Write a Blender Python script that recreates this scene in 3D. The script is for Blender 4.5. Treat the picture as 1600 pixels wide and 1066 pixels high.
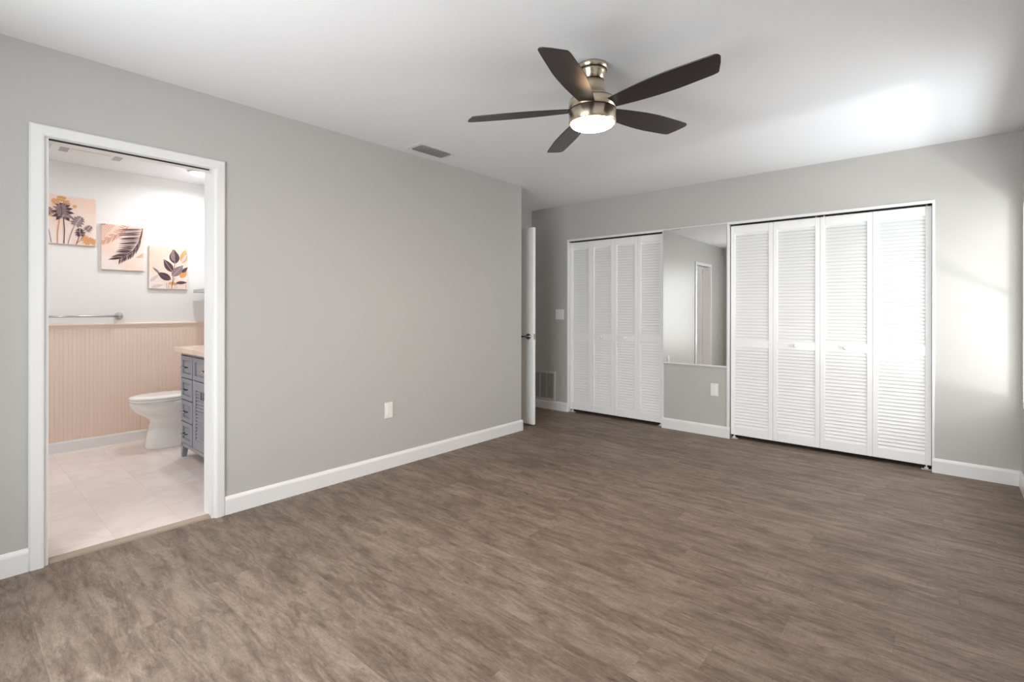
import bpy, bmesh, math, random
from mathutils import Vector, Matrix
random.seed(7)
S = bpy.context.scene
for o in list(bpy.data.objects): bpy.data.objects.remove(o)
COL = S.collection
PI = math.pi

# ------------------------------------------------------------------ camera
F_PX, YAW, HY, ROLL, CAM_H = 776.5, 0.71561, 483.5, 0.00119, 1.215
Fv = Vector((-math.sin(YAW), math.cos(YAW), 0)); Rv = Vector((math.cos(YAW), math.sin(YAW), 0)); Uv = Vector((0, 0, 1))
cam = bpy.data.cameras.new('camera'); co = bpy.data.objects.new('camera', cam); COL.objects.link(co)
r = (Rv + ROLL*Uv).normalized(); u = (Uv - ROLL*Rv).normalized(); b = -Fv
co.matrix_world = Matrix(((r.x, u.x, b.x, 0), (r.y, u.y, b.y, 0), (r.z, u.z, b.z, CAM_H), (0, 0, 0, 1)))
cam.sensor_width = 36; cam.lens = F_PX/1600*36
cam.shift_y = (HY-533)/1600; cam.clip_start = 0.02
S.camera = co

# ------------------------------------------------------------------ light
S.view_settings.view_transform = 'Standard'; S.view_settings.look = 'None'
S.view_settings.gamma = 1; S.view_settings.use_curve_mapping = False
S.view_settings.exposure = 1.60
W = bpy.data.worlds.new('sky'); S.world = W; W.use_nodes = True
bg = W.node_tree.nodes['Background']; bg.inputs[1].default_value = 4.6
_t = W.node_tree; _g = _t.nodes.new('ShaderNodeTexCoord'); _x = _t.nodes.new('ShaderNodeSeparateXYZ'); _r = _t.nodes.new('ShaderNodeValToRGB')
_m = _t.nodes.new('ShaderNodeMapRange'); _m.inputs[1].default_value = -1; _m.inputs[2].default_value = 1
_t.links.new(_g.outputs['Generated'], _x.inputs[0]); _t.links.new(_x.outputs[2], _m.inputs[0]); _t.links.new(_m.outputs[0], _r.inputs[0])
_e = _r.color_ramp.elements; _e[0].position = .44; _e[0].color = (.70, .72, .735, 1); _e[1].position = .54; _e[1].color = (.93, .97, 1, 1)
_t.links.new(_r.outputs[0], bg.inputs[0])
# sky dimmed towards the east to weaken light through the right window
_k = _t.nodes.new('ShaderNodeMapRange'); _k.interpolation_type = 'SMOOTHSTEP'
_k.inputs[1].default_value = .45; _k.inputs[2].default_value = .85; _k.inputs[3].default_value = 4.7; _k.inputs[4].default_value = 2.0
_t.links.new(_x.outputs[0], _k.inputs[0]); _t.links.new(_k.outputs[0], bg.inputs[1])
S.cycles.max_bounces = 14; S.cycles.diffuse_bounces = 10; S.cycles.glossy_bounces = 6
S.cycles.use_denoising = True; S.cycles.sample_clamp_indirect = 8
S.cycles.caustics_reflective = False; S.cycles.caustics_refractive = False

def light(name, kind, loc, direction, energy, color=(1, 1, 1), **kw):
    l = bpy.data.lights.new(name, kind); l.energy = energy; l.color = color
    for k, v in kw.items():
        if k == 'portal': l.cycles.is_portal = v
        else: setattr(l, k, v)
    o = bpy.data.objects.new(name, l); COL.objects.link(o); o.location = loc
    o.rotation_euler = Vector(direction).to_track_quat('-Z', 'Y').to_euler()
    return o
# window openings: south wall (behind the camera) and right wall
SW = (-2.42, -0.72, 0.45, 2.10)      # x0 x1 z0 z1
RW = (3.35, 4.815, 0.55, 1.94)       # y0 y1 z0 z1
YS, XR = -0.50, 0.405
light('south_window_portal', 'AREA', ((SW[0]+SW[1])/2, YS-0.14, (SW[2]+SW[3])/2), (0, 1, 0), 1, shape='RECTANGLE', size=SW[1]-SW[0], size_y=SW[3]-SW[2], portal=True)
light('right_window_portal', 'AREA', (XR+0.14, (RW[0]+RW[1])/2, (RW[2]+RW[3])/2), (-1, 0, 0), 1, shape='RECTANGLE', size=RW[1]-RW[0], size_y=RW[3]-RW[2], portal=True)
light('level_glare_standin', 'AREA', (2.1, 3.13, 1.3), (-1, 1.0, 0.0), 3.0, (1, 1, 1), shape='DISK', size=0.22)  # added lamp outside the right window, makes the bright patch on the far wall
light('upward_glare_standin', 'AREA', (2.1, 3.15, 0.25), (-1.0, 0.72, 0.75), 13, (1, 1, 1), shape='DISK', size=0.4)  # added lamp aimed upward, makes the slanted light on far wall and ceiling

# ------------------------------------------------------------------ materials
def mat(name, color=(.8, .8, .8), rough=.5, metal=0, spec=.5, emit=None, estr=0, **kw):
    m = bpy.data.materials.new(name); m.use_nodes = True
    p = m.node_tree.nodes['Principled BSDF']
    p.inputs['Base Color'].default_value = (*color, 1); p.inputs['Roughness'].default_value = rough
    p.inputs['Metallic'].default_value = metal; p.inputs['Specular IOR Level'].default_value = spec
    if emit: p.inputs['Emission Color'].default_value = (*emit, 1); p.inputs['Emission Strength'].default_value = estr
    for k, v in kw.items(): p.inputs[k.replace('_', ' ')].default_value = v
    return m
class G:
    """small node helper"""
    def __init__(s, m): s.t = m.node_tree; s.p = s.t.nodes['Principled BSDF']; s.c = s.t.nodes.new('ShaderNodeTexCoord').outputs['Object']
    def n(s, typ, *ins, **props):
        x = s.t.nodes.new('ShaderNode'+typ)
        for k, v in props.items(): setattr(x, k, v)
        for i, v in enumerate(ins):
            if v is None: continue
            s.set(x.inputs[i], v)
        return x
    def set(s, sock, v):
        if isinstance(v, bpy.types.NodeSocket): s.t.links.new(v, sock)
        else:
            if sock.type == 'RGBA' and len(v) == 3: v = (*v, 1)
            sock.default_value = v
    def m(s, op, *a): return s.n('Math', *a, operation=op).outputs[0]
    def noise(s, vec, scale=1, detail=3, rough=.5, dist=0):
        x = s.t.nodes.new('ShaderNodeTexNoise'); s.set(x.inputs['Vector'], vec)
        x.inputs['Scale'].default_value = scale; x.inputs['Detail'].default_value = detail
        x.inputs['Roughness'].default_value = rough; x.inputs['Distortion'].default_value = dist
        return x.outputs['Fac']
    def xyz(s, x, y, z=0.0): return s.n('CombineXYZ', x, y, z).outputs[0]
    def ramp(s, fac, stops):
        x = s.t.nodes.new('ShaderNodeValToRGB'); s.set(x.inputs[0], fac); e = x.color_ramp.elements
        while len(e) < len(stops): e.new(.5)
        for i, (p, c) in enumerate(stops):
            e[i].position = p; e[i].color = (*c, 1) if not isinstance(c, (int, float)) else (c, c, c, 1)
        return x.outputs[0]
    def mix(s, fac, a, b_, mode='MIX'):
        x = s.t.nodes.new('ShaderNodeMix'); x.data_type = 'RGBA'; x.blend_type = mode
        s.set(x.inputs[0], fac); s.set(x.inputs[6], a); s.set(x.inputs[7], b_); return x.outputs[2]
    def bump(s, h, strength=.1, dist=.002):
        x = s.t.nodes.new('ShaderNodeBump'); x.inputs['Strength'].default_value = strength; x.inputs['Distance'].default_value = dist
        s.set(x.inputs['Height'], h); s.t.links.new(x.outputs[0], s.p.inputs['Normal'])

def painted(name, color, rough, spec, scale, strength):
    m = mat(name, color, rough, spec=spec); g = G(m)
    g.bump(g.noise(g.c, scale, 4, .55), strength, .002); return m
M = {}
M['wall'] = painted('grey_wall_paint', (.475, .472, .450), .42, .35, 90, .12)
M['bathwall'] = painted('white_bathroom_paint', (.77, .77, .76), .5, .3, 90, .1)
M['trim'] = painted('white_trim_enamel', (.765, .77, .77), .28, .5, 30, .02)
M['door'] = painted('white_door_paint', (.85, .86, .865), .36, .45, 30, .02)
m = M['ceiling'] = mat('ceiling_texture', (.775, .785, .805), .75, spec=.15); g = G(m)
g.bump(g.ramp(g.noise(g.c, 14, 5, .6, .6), [(.52, 0), (.60, 1)]), .12, .003)
M['peach'] = painted('peach_beadboard_paint', (.79, .64, .545), .4, .4, 60, .03)
M['porcelain'] = mat('porcelain', (.82, .82, .81), .08, spec=.6)
M['vanity'] = painted('blue_grey_cabinet_paint', (.31, .33, .375), .4, .4, 50, .03)
M['counter'] = mat('cream_stone', (.80, .66, .55), .2, spec=.5); g = G(M['counter'])
g.set(g.p.inputs['Base Color'], g.ramp(g.noise(g.c, 12, 6, .6), [(.3, (.74, .60, .49)), (.7, (.84, .70, .59))]))
M['nickel'] = mat('brushed_nickel', (.55, .54, .52), .25, 1)
M['chrome'] = mat('dark_satin_lever_metal', (.20, .20, .20), .22, 1)
M['brass'] = mat('brushed_brass', (.72, .62, .48), .30, 1, Anisotropic=.8, Anisotropic_Rotation=.25)
g = G(M['brass']); tg = g.t.nodes.new('ShaderNodeTangent'); tg.direction_type = 'RADIAL'; tg.axis = 'Z'; g.t.links.new(tg.outputs[0], g.p.inputs['Tangent'])
sp = g.n('SeparateXYZ', g.c)
g.bump(g.noise(g.xyz(0.0, 0.0, g.m('MULTIPLY', sp.outputs[2], 900.0)), 1, 2, .5), .04, .0005)
M['band'] = mat('dark_groove_bronze', (.02, .012, .01), .6, spec=.1)
m = M['blade'] = mat('dark_walnut_blade', (.035, .02, .018), .36, spec=.6); g = G(m)
sp = g.n('SeparateXYZ', g.c)
gr = g.noise(g.xyz(g.m('MULTIPLY', sp.outputs[0], 6.0), g.m('MULTIPLY', sp.outputs[1], 90.0)), 1, 5, .65, .3)
g.set(g.p.inputs['Base Color'], g.ramp(gr, [(.25, (.008, .006, .007)), (.75, (.032, .020, .021))]))
g.bump(gr, .08, .001)
M['glow'] = mat('lit_frosted_glass', (.9, .88, .84), .4, emit=(1, .62, .33), estr=38)
M['bathglow'] = mat('lit_bath_lens', (.9, .9, .88), .4, emit=(1, .93, .85), estr=6)
M['mirror'] = mat('mirror_silver', (.90, .91, .90), .0, 1)
M['mirroredge'] = mat('mirror_edge', (.55, .6, .58), .1, spec=.6)
M['plastic'] = mat('white_plastic', (.80, .80, .78), .3, spec=.5)
M['slot'] = mat('dark_slot', (.02, .02, .02), .6)
M['greyvent'] = mat('grey_painted_metal', (.55, .55, .53), .4, spec=.4)
M['ventwhite'] = mat('white_vent_metal', (.74, .74, .72), .35, spec=.5)
M['mesh'] = mat('grey_grille_mesh', (.40, .40, .385), .5)
M['grilleback'] = mat('grille_filter', (.10, .10, .095), .8)
M['closet'] = mat('closet_inside_shade', (.08, .08, .08), .9, spec=0)  # dark colour stands in for the shade inside the closets
M['dark'] = mat('black_track', (.01, .01, .01), .6)
M['basket'] = mat('copper_brown', (.20, .07, .04), .3, spec=.5)
M['canvas'] = mat('canvas_blush', (.80, .66, .59), .8, spec=.1); g = G(M['canvas'])
g.set(g.p.inputs['Base Color'], g.ramp(g.noise(g.c, 4, 3, .5), [(.35, (.80, .60, .50)), (.6, (.80, .70, .65))]))
M['canvasedge'] = mat('canvas_edge', (.55, .50, .46), .8, spec=.1)
M['leafdark'] = mat('ink_plum', (.105, .06, .07), .8, spec=.1)
M['leafmid'] = mat('ink_mauve_grey', (.26, .19, .20), .8, spec=.1)
M['leaforange'] = mat('ink_ochre', (.66, .34, .14), .8, spec=.1)
M['leafblush'] = mat('ink_rust', (.62, .30, .20), .8, spec=.1)
M['leafpale'] = mat('ink_pale', (.66, .52, .50), .8, spec=.1)

# floor planks, running along x, 0.18 m wide
def wood():
    m = mat('grey_brown_vinyl_plank', (.26, .2, .15), .4, spec=.3); g = G(m)
    sp = g.n('SeparateXYZ', g.c); x, y = sp.outputs[0], sp.outputs[1]
    fy = g.m('DIVIDE', g.m('SUBTRACT', y, .055), .18); row = g.m('FLOOR', fy)
    wr = g.n('TexWhiteNoise', None, noise_dimensions='1D'); g.set(wr.inputs['W'], row)
    xo = g.m('DIVIDE', g.m('ADD', x, g.m('MULTIPLY', wr.outputs[0], 1.22)), 1.22); col = g.m('FLOOR', xo)
    wn = g.n('TexWhiteNoise', g.xyz(row, col, 3.7), noise_dimensions='3D')
    sv = g.n('SeparateColor', wn.outputs['Color']); r1, r2, r3 = sv.outputs[0], sv.outputs[1], sv.outputs[2]
    X = g.m('ADD', x, g.m('MULTIPLY', r1, 37.0)); Y = g.m('ADD', y, g.m('MULTIPLY', r2, 19.0))
    def st(sx, sy): return g.xyz(g.m('MULTIPLY', X, sx), g.m('MULTIPLY', Y, sy), g.m('MULTIPLY', r3, 9.0))
    blotch = g.noise(st(4.2, 17), 1, 8, .72, .7)
    streak = g.noise(st(11, 62), 1, 6, .75, .6)
    fine = g.noise(st(45, 230), 1, 3, .6)
    # cathedral figure
    fld = g.noise(st(1.5, 7.5), 1, 2, .5, .3)
    ring = g.m('PINGPONG', g.m('MULTIPLY', g.m('ADD', fld, g.m('MULTIPLY', fine, .012)), 26.0), 1.0)
    ringm = g.m('MULTIPLY', g.m('POWER', ring, 2.0), g.ramp(g.noise(st(1.8, 9), 1, 2, .5), [(.42, 0), (.56, 1)]))
    saw = g.m('MULTIPLY', g.noise(st(120, 9), 1, 2, .5), g.ramp(g.noise(st(2.2, 11), 1.3, 2, .5), [(.50, 0), (.62, 1)]))
    c = g.ramp(blotch, [(.30, (.118, .083, .063)), (.44, (.182, .136, .105)), (.57, (.246, .192, .153)), (.74, (.325, .262, .212))])
    c = g.mix(.55, c, g.ramp(streak, [(.32, (.24, .22, .21)), (.46, (.47, .465, .46)), (.54, (.52, .52, .52)), (.70, (.70, .70, .69))]), 'OVERLAY')
    c = g.mix(.55, c, g.ramp(fine, [(.3, (.30, .29, .28)), (.7, (.68, .68, .68))]), 'OVERLAY')
    c = g.mix(g.m('MULTIPLY', ringm, .55), c, (.10, .075, .058))
    c = g.mix(g.m('MULTIPLY', saw, .55), c, (.36, .29, .23))
    ck = g.ramp(g.noise(st(26, 85), 1, 4, .6, .8), [(.62, 0), (.70, 1)])
    c = g.mix(g.m('MULTIPLY', ck, .45), c, (.085, .060, .045))
    kn = g.ramp(g.noise(st(14, 40), 1, 2, .5), [(.70, 0), (.76, 1)])
    c = g.mix(g.m('MULTIPLY', kn, .55), c, (.07, .05, .04))
    tone = g.m('ADD', .84, g.m('MULTIPLY', r3, .14))
    hs = g.t.nodes.new('ShaderNodeHueSaturation'); g.set(hs.inputs['Value'], tone); g.set(hs.inputs['Color'], c)
    hs.inputs['Saturation'].default_value = 1.05; c = hs.outputs[0]
    def edge(f, w):
        fr = g.m('FRACT', f); d = g.m('MINIMUM', fr, g.m('SUBTRACT', 1.0, fr)); return g.m('LESS_THAN', d, w)
    jn = g.m('MAXIMUM', edge(fy, .0045), edge(xo, .0008))
    c = g.mix(g.m('MULTIPLY', jn, .26), c, (.07, .055, .045))
    g.set(g.p.inputs['Base Color'], c)
    g.set(g.p.inputs['Roughness'], g.m('ADD', .46, g.m('MULTIPLY', streak, .16)))
    g.bump(g.m('SUBTRACT', g.m('ADD', streak, g.m('MULTIPLY', fine, .5)), jn), .10, .001)
    return m
M['wood'] = wood()
def tile():
    m = mat('bounce_tinted_marble_tile', (.78, .68, .63), .22, spec=.45); g = G(m)
    sp = g.n('SeparateXYZ', g.c); x, y = sp.outputs[0], sp.outputs[1]
    fy = g.m('DIVIDE', g.m('SUBTRACT', y, .605), .305); row = g.m('FLOOR', fy)
    fx = g.m('ADD', g.m('DIVIDE', x, .61), g.m('MULTIPLY', row, .5)); colm = g.m('FLOOR', fx)
    wn = g.n('TexWhiteNoise', g.xyz(row, colm, 1.0), noise_dimensions='3D')
    sd = g.m('MULTIPLY', wn.outputs[0], 30.0)
    v = g.xyz(g.m('ADD', x, sd), y, sd)
    v1 = g.m('ABSOLUTE', g.m('SUBTRACT', g.noise(v, 1.5, 6, .6, .9), .5))
    v2 = g.m('ABSOLUTE', g.m('SUBTRACT', g.noise(v, 5.0, 4, .55, 1.0), .5))
    vein = g.m('ADD', g.m('MULTIPLY', g.ramp(v1, [(.0, 1), (.05, 0)]), .17), g.m('MULTIPLY', g.ramp(v2, [(.0, 1), (.02, 0)]), .05))
    base = g.ramp(g.noise(v, 1.6, 3, .5), [(.3, (.76, .66, .61)), (.7, (.82, .735, .69))])  # pink tint puts warm bounce light into the white tile colour
    c = g.mix(vein, base, (.50, .40, .37))
    def edge(f, w):
        fr = g.m('FRACT', f); d = g.m('MINIMUM', fr, g.m('SUBTRACT', 1.0, fr)); return g.m('LESS_THAN', d, w)
    jn = g.m('MAXIMUM', edge(fy, .005), edge(fx, .0025))
    c = g.mix(g.m('MULTIPLY', jn, .4), c, (.55, .44, .40))
    g.set(g.p.inputs['Base Color'], c); return m
M['tile'] = tile()

# ------------------------------------------------------------------ mesh helpers
class MB:
    def __init__(s): s.v = []; s.f = []; s.mi = []; s.sm = []
    def add(s, vs, fs, mi=0, smooth=False):
        o = len(s.v); s.v += [tuple(v) for v in vs]
        for f in fs: s.f.append([i+o for i in f]); s.mi.append(mi); s.sm.append(smooth)
        return s
    def box(s, x0, x1, y0, y1, z0, z1, mi=0):
        vs = [(x, y, z) for x in (x0, x1) for y in (y0, y1) for z in (z0, z1)]
        return s.add(vs, [(0, 1, 3, 2), (4, 6, 7, 5), (0, 4, 5, 1), (2, 3, 7, 6), (0, 2, 6, 4), (1, 5, 7, 3)], mi)
    def prism(s, prof, p0, p1, ax_u, ax_v, mi=0, smooth=False):
        """profile (u,v) swept from p0 to p1"""
        p0, p1, U, V = map(Vector, (p0, p1, ax_u, ax_v)); n = len(prof)
        vs = [p0+U*a+V*b_ for a, b_ in prof]+[p1+U*a+V*b_ for a, b_ in prof]
        fs = [(i, (i+1) % n, (i+1) % n+n, i+n) for i in range(n)]
        s.add(vs, fs, mi, smooth); s.add(vs[:n], [tuple(range(n))[::-1]], mi); s.add(vs[n:], [tuple(range(n))], mi); return s
    def loft(s, rings, mi=0, smooth=True, cap=True):
        n = len(rings[0]); vs = [p for rg in rings for p in rg]
        fs = [(k*n+i, k*n+(i+1) % n, (k+1)*n+(i+1) % n, (k+1)*n+i) for k in range(len(rings)-1) for i in range(n)]
        s.add(vs, fs, mi, smooth)
        if cap: s.add(rings[0], [tuple(range(n))[::-1]], mi); s.add(rings[-1], [tuple(range(n))], mi)
        return s
    def lathe(s, prof, c=(0, 0, 0), axis='z', seg=48, mi=0, smooth=True, cap=True):
        rings = []
        for rr, h in prof:
            ring = []
            for k in range(seg):
                a = 2*PI*k/seg; p, q = rr*math.cos(a), rr*math.sin(a)
                ring.append({'z': (c[0]+p, c[1]+q, c[2]+h), 'y': (c[0]+p, c[1]+h, c[2]+q), 'x': (c[0]+h, c[1]+p, c[2]+q)}[axis])
            rings.append(ring)
        return s.loft(rings, mi, smooth, cap)
    def tube(s, path, rad, seg=12, mi=0):
        rings = []
        for i, p in enumerate(path):
            p = Vector(p); a = Vector(path[max(i-1, 0)]); b_ = Vector(path[min(i+1, len(path)-1)]); t = (b_-a).normalized()
            up = Vector((0, 0, 1)) if abs(t.z) < .9 else Vector((1, 0, 0)); e1 = t.cross(up).normalized(); e2 = t.cross(e1)
            rings.append([tuple(p+e1*rad*math.cos(2*PI*k/seg)+e2*rad*math.sin(2*PI*k/seg)) for k in range(seg)])
        return s.loft(rings, mi)
    def build(s, name, mats, parent=None, bevel=0, segs=2, origin=None, weld=False):
        org = Vector(origin) if origin else Vector((0, 0, 0))
        if parent is not None: org = world_loc(parent)+org
        me = bpy.data.meshes.new(name); me.from_pydata([tuple(Vector(v)-org) for v in s.v], [], s.f)
        for i, p in enumerate(me.polygons): p.material_index = s.mi[i]; p.use_smooth = s.sm[i]
        for q in (mats if isinstance(mats, (list, tuple)) else [mats]): me.materials.append(M[q] if isinstance(q, str) else q)
        bm = bmesh.new(); bm.from_mesh(me)
        if weld or any(s.sm): bmesh.ops.remove_doubles(bm, verts=bm.verts, dist=1e-5)
        bmesh.ops.recalc_face_normals(bm, faces=bm.faces); bm.to_mesh(me); bm.free()
        o = bpy.data.objects.new(name, me); COL.objects.link(o)
        if parent is not None: o.parent = parent
        o.location = Vector(origin) if origin else (0, 0, 0)
        if bevel:
            md = o.modifiers.new('bevel', 'BEVEL'); md.width = bevel; md.segments = segs; md.limit_method = 'ANGLE'; md.angle_limit = math.radians(40)
            md.harden_normals = False
        return o
def world_loc(o):
    p = Vector((0, 0, 0))
    while o is not None: p += Vector(o.location); o = o.parent
    return p
def thing(name, label, cat, loc, group=None):
    o = bpy.data.objects.new(name, None); COL.objects.link(o); o.location = loc; o.empty_display_size = .05
    o['label'] = label; o['category'] = cat
    if group: o['group'] = group
    return o
def tag(o, label, cat, group=None):
    o['label'] = label; o['category'] = cat
    if group: o['group'] = group
    return o
def struct(mb, name, mats, label=None, cat=None, bevel=0):
    o = mb.build(name, mats, bevel=bevel); o['kind'] = 'structure'
    if label: o['label'] = label
    if cat: o['category'] = cat
    return o
def B(*a): return MB().box(*a)

# ------------------------------------------------------------------ the setting
XL, YB, H = -3.205, 4.881, 2.453
NX, NY = -3.915, 3.829            # entry nook: west wall plane and its south wall plane
DY0, DY1, DZ = 0.318, 1.050, 2.050  # rough doorway of the bathroom in the left wall
BW, BN, BS, BE = -5.60, 1.80, -0.75, -3.325   # bathroom walls
struct(B(-5.2, 0.9, -0.75, 5.75, -0.1, 0.0), 'floor', 'wood', 'grey-brown wood plank floor of the bedroom', 'floor')
struct(B(-5.9, 0.9, -1.0, 5.75, H, H+.1), 'ceiling', 'ceiling', 'white lightly textured flat ceiling', 'ceiling')
w = MB()
for y0, y1, z0, z1 in ((YS-.12, DY0, 0, H), (DY1, NY, 0, H), (DY0, DY1, DZ, H)): w.box(XL-.12, XL, y0, y1, z0, z1)
struct(w, 'wall_left', 'wall', 'long grey wall on the left with the bathroom doorway', 'wall')
# back wall with two closet openings
C1 = (-3.375, -2.177); C2 = (-1.550, -0.052); CZ = 2.040
w = MB(); w.box(-5.1, C1[0], YB, YB+.11, 0, H); w.box(C1[1], C2[0], YB, YB+.11, 0, H); w.box(C2[1], XR+.12, YB, YB+.11, 0, H)
for c in (C1, C2): w.box(c[0], c[1], YB, YB+.11, CZ, H)
struct(w, 'wall_back', 'wall', 'grey far wall holding both louvered closets', 'wall')
w = MB(); w.box(XR, XR+.12, YS-.12, RW[0], 0, H); w.box(XR, XR+.12, RW[1], YB, 0, H)
w.box(XR, XR+.12, RW[0], RW[1], 0, RW[2]); w.box(XR, XR+.12, RW[0], RW[1], RW[3], H)
struct(w, 'wall_right', 'wall', 'grey right wall with a window near the far corner', 'wall')
w = MB(); w.box(XL, SW[0], YS-.12, YS, 0, H); w.box(SW[1], XR, YS-.12, YS, 0, H)
w.box(SW[0], SW[1], YS-.12, YS, 0, SW[2]); w.box(SW[0], SW[1], YS-.12, YS, SW[3], H)
struct(w, 'wall_front', 'wall', 'grey wall behind the camera with a wide window', 'wall')
w = MB(); w.box(NX-.11, XL-.12, NY-.12, NY, 0, H)
struct(w, 'wall_entry_south', 'wall', 'grey side wall of the entry nook', 'wall')
EY0, EY1, EZ = 4.035, 4.80, 2.085
w = MB(); w.box(NX-.11, NX, NY, EY0, 0, H); w.box(NX-.11, NX, EY1, YB, 0, H); w.box(NX-.11, NX, EY0, EY1, EZ, H)
struct(w, 'wall_entry_west', 'wall', 'grey end wall of the entry nook around the door', 'wall')
struct(MB().box(-5.1, -5.0, NY-.12, YB, 0, H).box(-5.0, NX-.11, NY-.12, NY, 0, H), 'wall_hall', 'wall', 'grey hallway wall beyond the entry door', 'wall')
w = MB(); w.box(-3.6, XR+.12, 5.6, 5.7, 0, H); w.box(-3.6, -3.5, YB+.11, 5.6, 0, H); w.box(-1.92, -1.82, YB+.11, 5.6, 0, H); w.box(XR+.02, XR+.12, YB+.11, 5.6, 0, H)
struct(w, 'wall_closet', 'closet', 'inside walls of the two closets, coloured dark to stand for shade', 'wall')
# bathroom shell
struct(B(BW-.1, BE+.075, BS, BN, -0.1, 0.006), 'floor_bathroom', 'tile', 'marble-look tile floor of the bathroom, tinted pink for warm bounce light', 'floor')
struct(B(BW-.1, BW, BS-.1, BN+.1, 0, H), 'wall_bathroom_west', 'bathwall', 'white upper wall of the bathroom behind the canvases', 'wall')
struct(B(BW, XL-.12, BN, BN+.1, 0, H), 'wall_bathroom_north', 'bathwall', 'white bathroom wall behind the vanity', 'wall')
struct(B(BW, XL-.12, BS-.1, BS, 0, H), 'wall_bathroom_south', 'bathwall', 'white far side wall of the bathroom', 'wall')
struct(MB().box(BE-.008, BE-.0005, BS, DY0, 0.006, H).box(BE-.008, BE-.0005, DY1, BN, 0.006, H).box(BE-.008, BE-.0005, DY0, DY1, DZ, H), 'wall_bathroom_east', 'bathwall', 'white bathroom side of the doorway wall', 'wall')

BBP = [(0, 0), (.015, 0), (.015, .086), (.0125, .094), (.007, .103), (0, .106)]
def baseboard(name, segs, label):
    w = MB()
    for p0, p1, out in segs: w.prism(BBP, (*p0, 0), (*p1, 0), (*out, 0), (0, 0, 1))
    return struct(w, name, 'trim', label, 'baseboard')
CY0, CY1, CZT = .268, 1.101, 2.082         # bathroom door casing outer
baseboard('baseboard_left', [((XL, YS), (XL, CY0), (1, 0)), ((XL, CY1), (XL, NY+.015), (1, 0)), ((XL+.015, NY), (NX, NY), (0, 1))], 'white baseboard along the long left wall')
baseboard('baseboard_back', [((NX, YB), (C1[0]+.003, YB), (0, -1)), ((-2.190, YB), (-1.522, YB), (0, -1)), ((-.066, YB), (XR, YB), (0, -1))], 'white baseboard along the closet wall')
baseboard('baseboard_right', [((XR, YS), (XR, YB), (-1, 0))], 'white baseboard on the right wall')
baseboard('baseboard_front', [((XL, YS), (XR, YS), (0, 1))], 'white baseboard behind the camera')
baseboard('baseboard_bathroom', [((BW, BS), (BW, BN), (1, 0)), ((BW, BN), (BE, BN), (0, -1))], 'white baseboard below the peach bathroom panelling')

# bathroom doorway: jamb lining + casing + stop + track
w = MB(); JX0, JX1 = XL-.122, XL+.002
w.box(JX0, JX1, DY0, DY0+.018, 0, DZ); w.box(JX0, JX1, DY1-.018, DY1, 0, DZ); w.box(JX0, JX1, DY0+.018, DY1-.018, DZ-.018, DZ)
CAS = [(0, 0), (.018, .006), (.020, .014), (.016, .050), (.010, .057), (0, .057)]
cw = .057
def casing_leg(w, x, y, sgn, z0, z1):
    w.add([(x+a, y+sgn*b_, z0) for a, b_ in CAS]+[(x+a, y+sgn*b_, z1-b_*0) for a, b_ in CAS],
          [(i, (i+1) % 6, (i+1) % 6+6, i+6) for i in range(6)]+[(0, 1, 2, 3, 4, 5), (6, 7, 8, 9, 10, 11)])
# mitred frame: inner rectangle offset outwards by b
iy0, iy1, iz = CY0+cw, CY1-cw, CZT-cw
rings = [[(XL+a, iy0-b_, 0) for a, b_ in CAS], [(XL+a, iy0-b_, iz+b_) for a, b_ in CAS], [(XL+a, iy1+b_, iz+b_) for a, b_ in CAS], [(XL+a, iy1+b_, 0) for a, b_ in CAS]]
w.loft(rings, 0, False)
struct(w, 'trim_1', 'trim', 'white mitred casing around the bathroom doorway', 'door trim')
struct(B(-3.259, -3.243, DY0+.018, DY1-.018, DZ-.0225, DZ-.018), 'trim_2', 'dark', 'dark metal track under the head of the bathroom doorway', 'door track')
w = MB(); w.prism([(0, 0), (.05, 0), (.046, .008), (.008, .015), (0, .013)], (XL-.056, DY0+.018, 0), (XL-.056, DY1-.018, 0), (1, 0, 0), (0, 0, 1))
TH = mat('threshold_strip', (.33, .255, .195), .4, spec=.4)
struct(w, 'trim_3', TH, 'brown wood-look threshold strip in the bathroom doorway', 'threshold')

# closet frames
def closet_frame(name, x0, x1, xr_t, label):
    w = MB(); y0, y1 = YB-.006, YB+.112; t = .018
    w.box(x0, x0+t, y0, y1, 0, CZ); w.box(x1-xr_t, x1, y0, y1, 0, CZ); w.box(x0+t, x1-xr_t, y0, y1, CZ-.024, CZ)
    struct(w, name, 'trim', label, 'closet frame', bevel=.002)
closet_frame('trim_4', C1[0], C1[1], .012, 'thin white frame around the far left closet')
closet_frame('trim_5', C2[0], C2[1], .016, 'thin white frame around the right closet')

# windows (frames with a mullion, outside the picture)
def window(name, y_axis, a0, a1, z0, z1, pos, sign, label):
    w = MB()
    def bx(p0, p1, q0, q1):
        d0, d1 = sorted((pos+sign*.05, pos+sign*.09))
        w.box(p0, p1, d0, d1, q0, q1) if y_axis else w.box(d0, d1, p0, p1, q0, q1)
    f = .028; mid = (z0+z1)/2
    bx(a0, a0+f, z0, z1); bx(a1-f, a1, z0, z1); bx(a0+f, a1-f, z0, z0+f); bx(a0+f, a1-f, z1-f, z1); bx(a0+f, a1-f, mid-.014, mid+.014)
    if y_axis: c = (a0+a1)/2; bx(c-.02, c+.02, z0+f, mid-.014); bx(c-.02, c+.02, mid+.014, z1-f)
    struct(w, name, 'trim', label, 'window')
window('window_1', True, SW[0], SW[1], SW[2], SW[3], YS, -1, 'white framed window behind the camera')
window('window_2', False, RW[0], RW[1], RW[2], RW[3], XR, 1, 'white framed window in the right wall')

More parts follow.
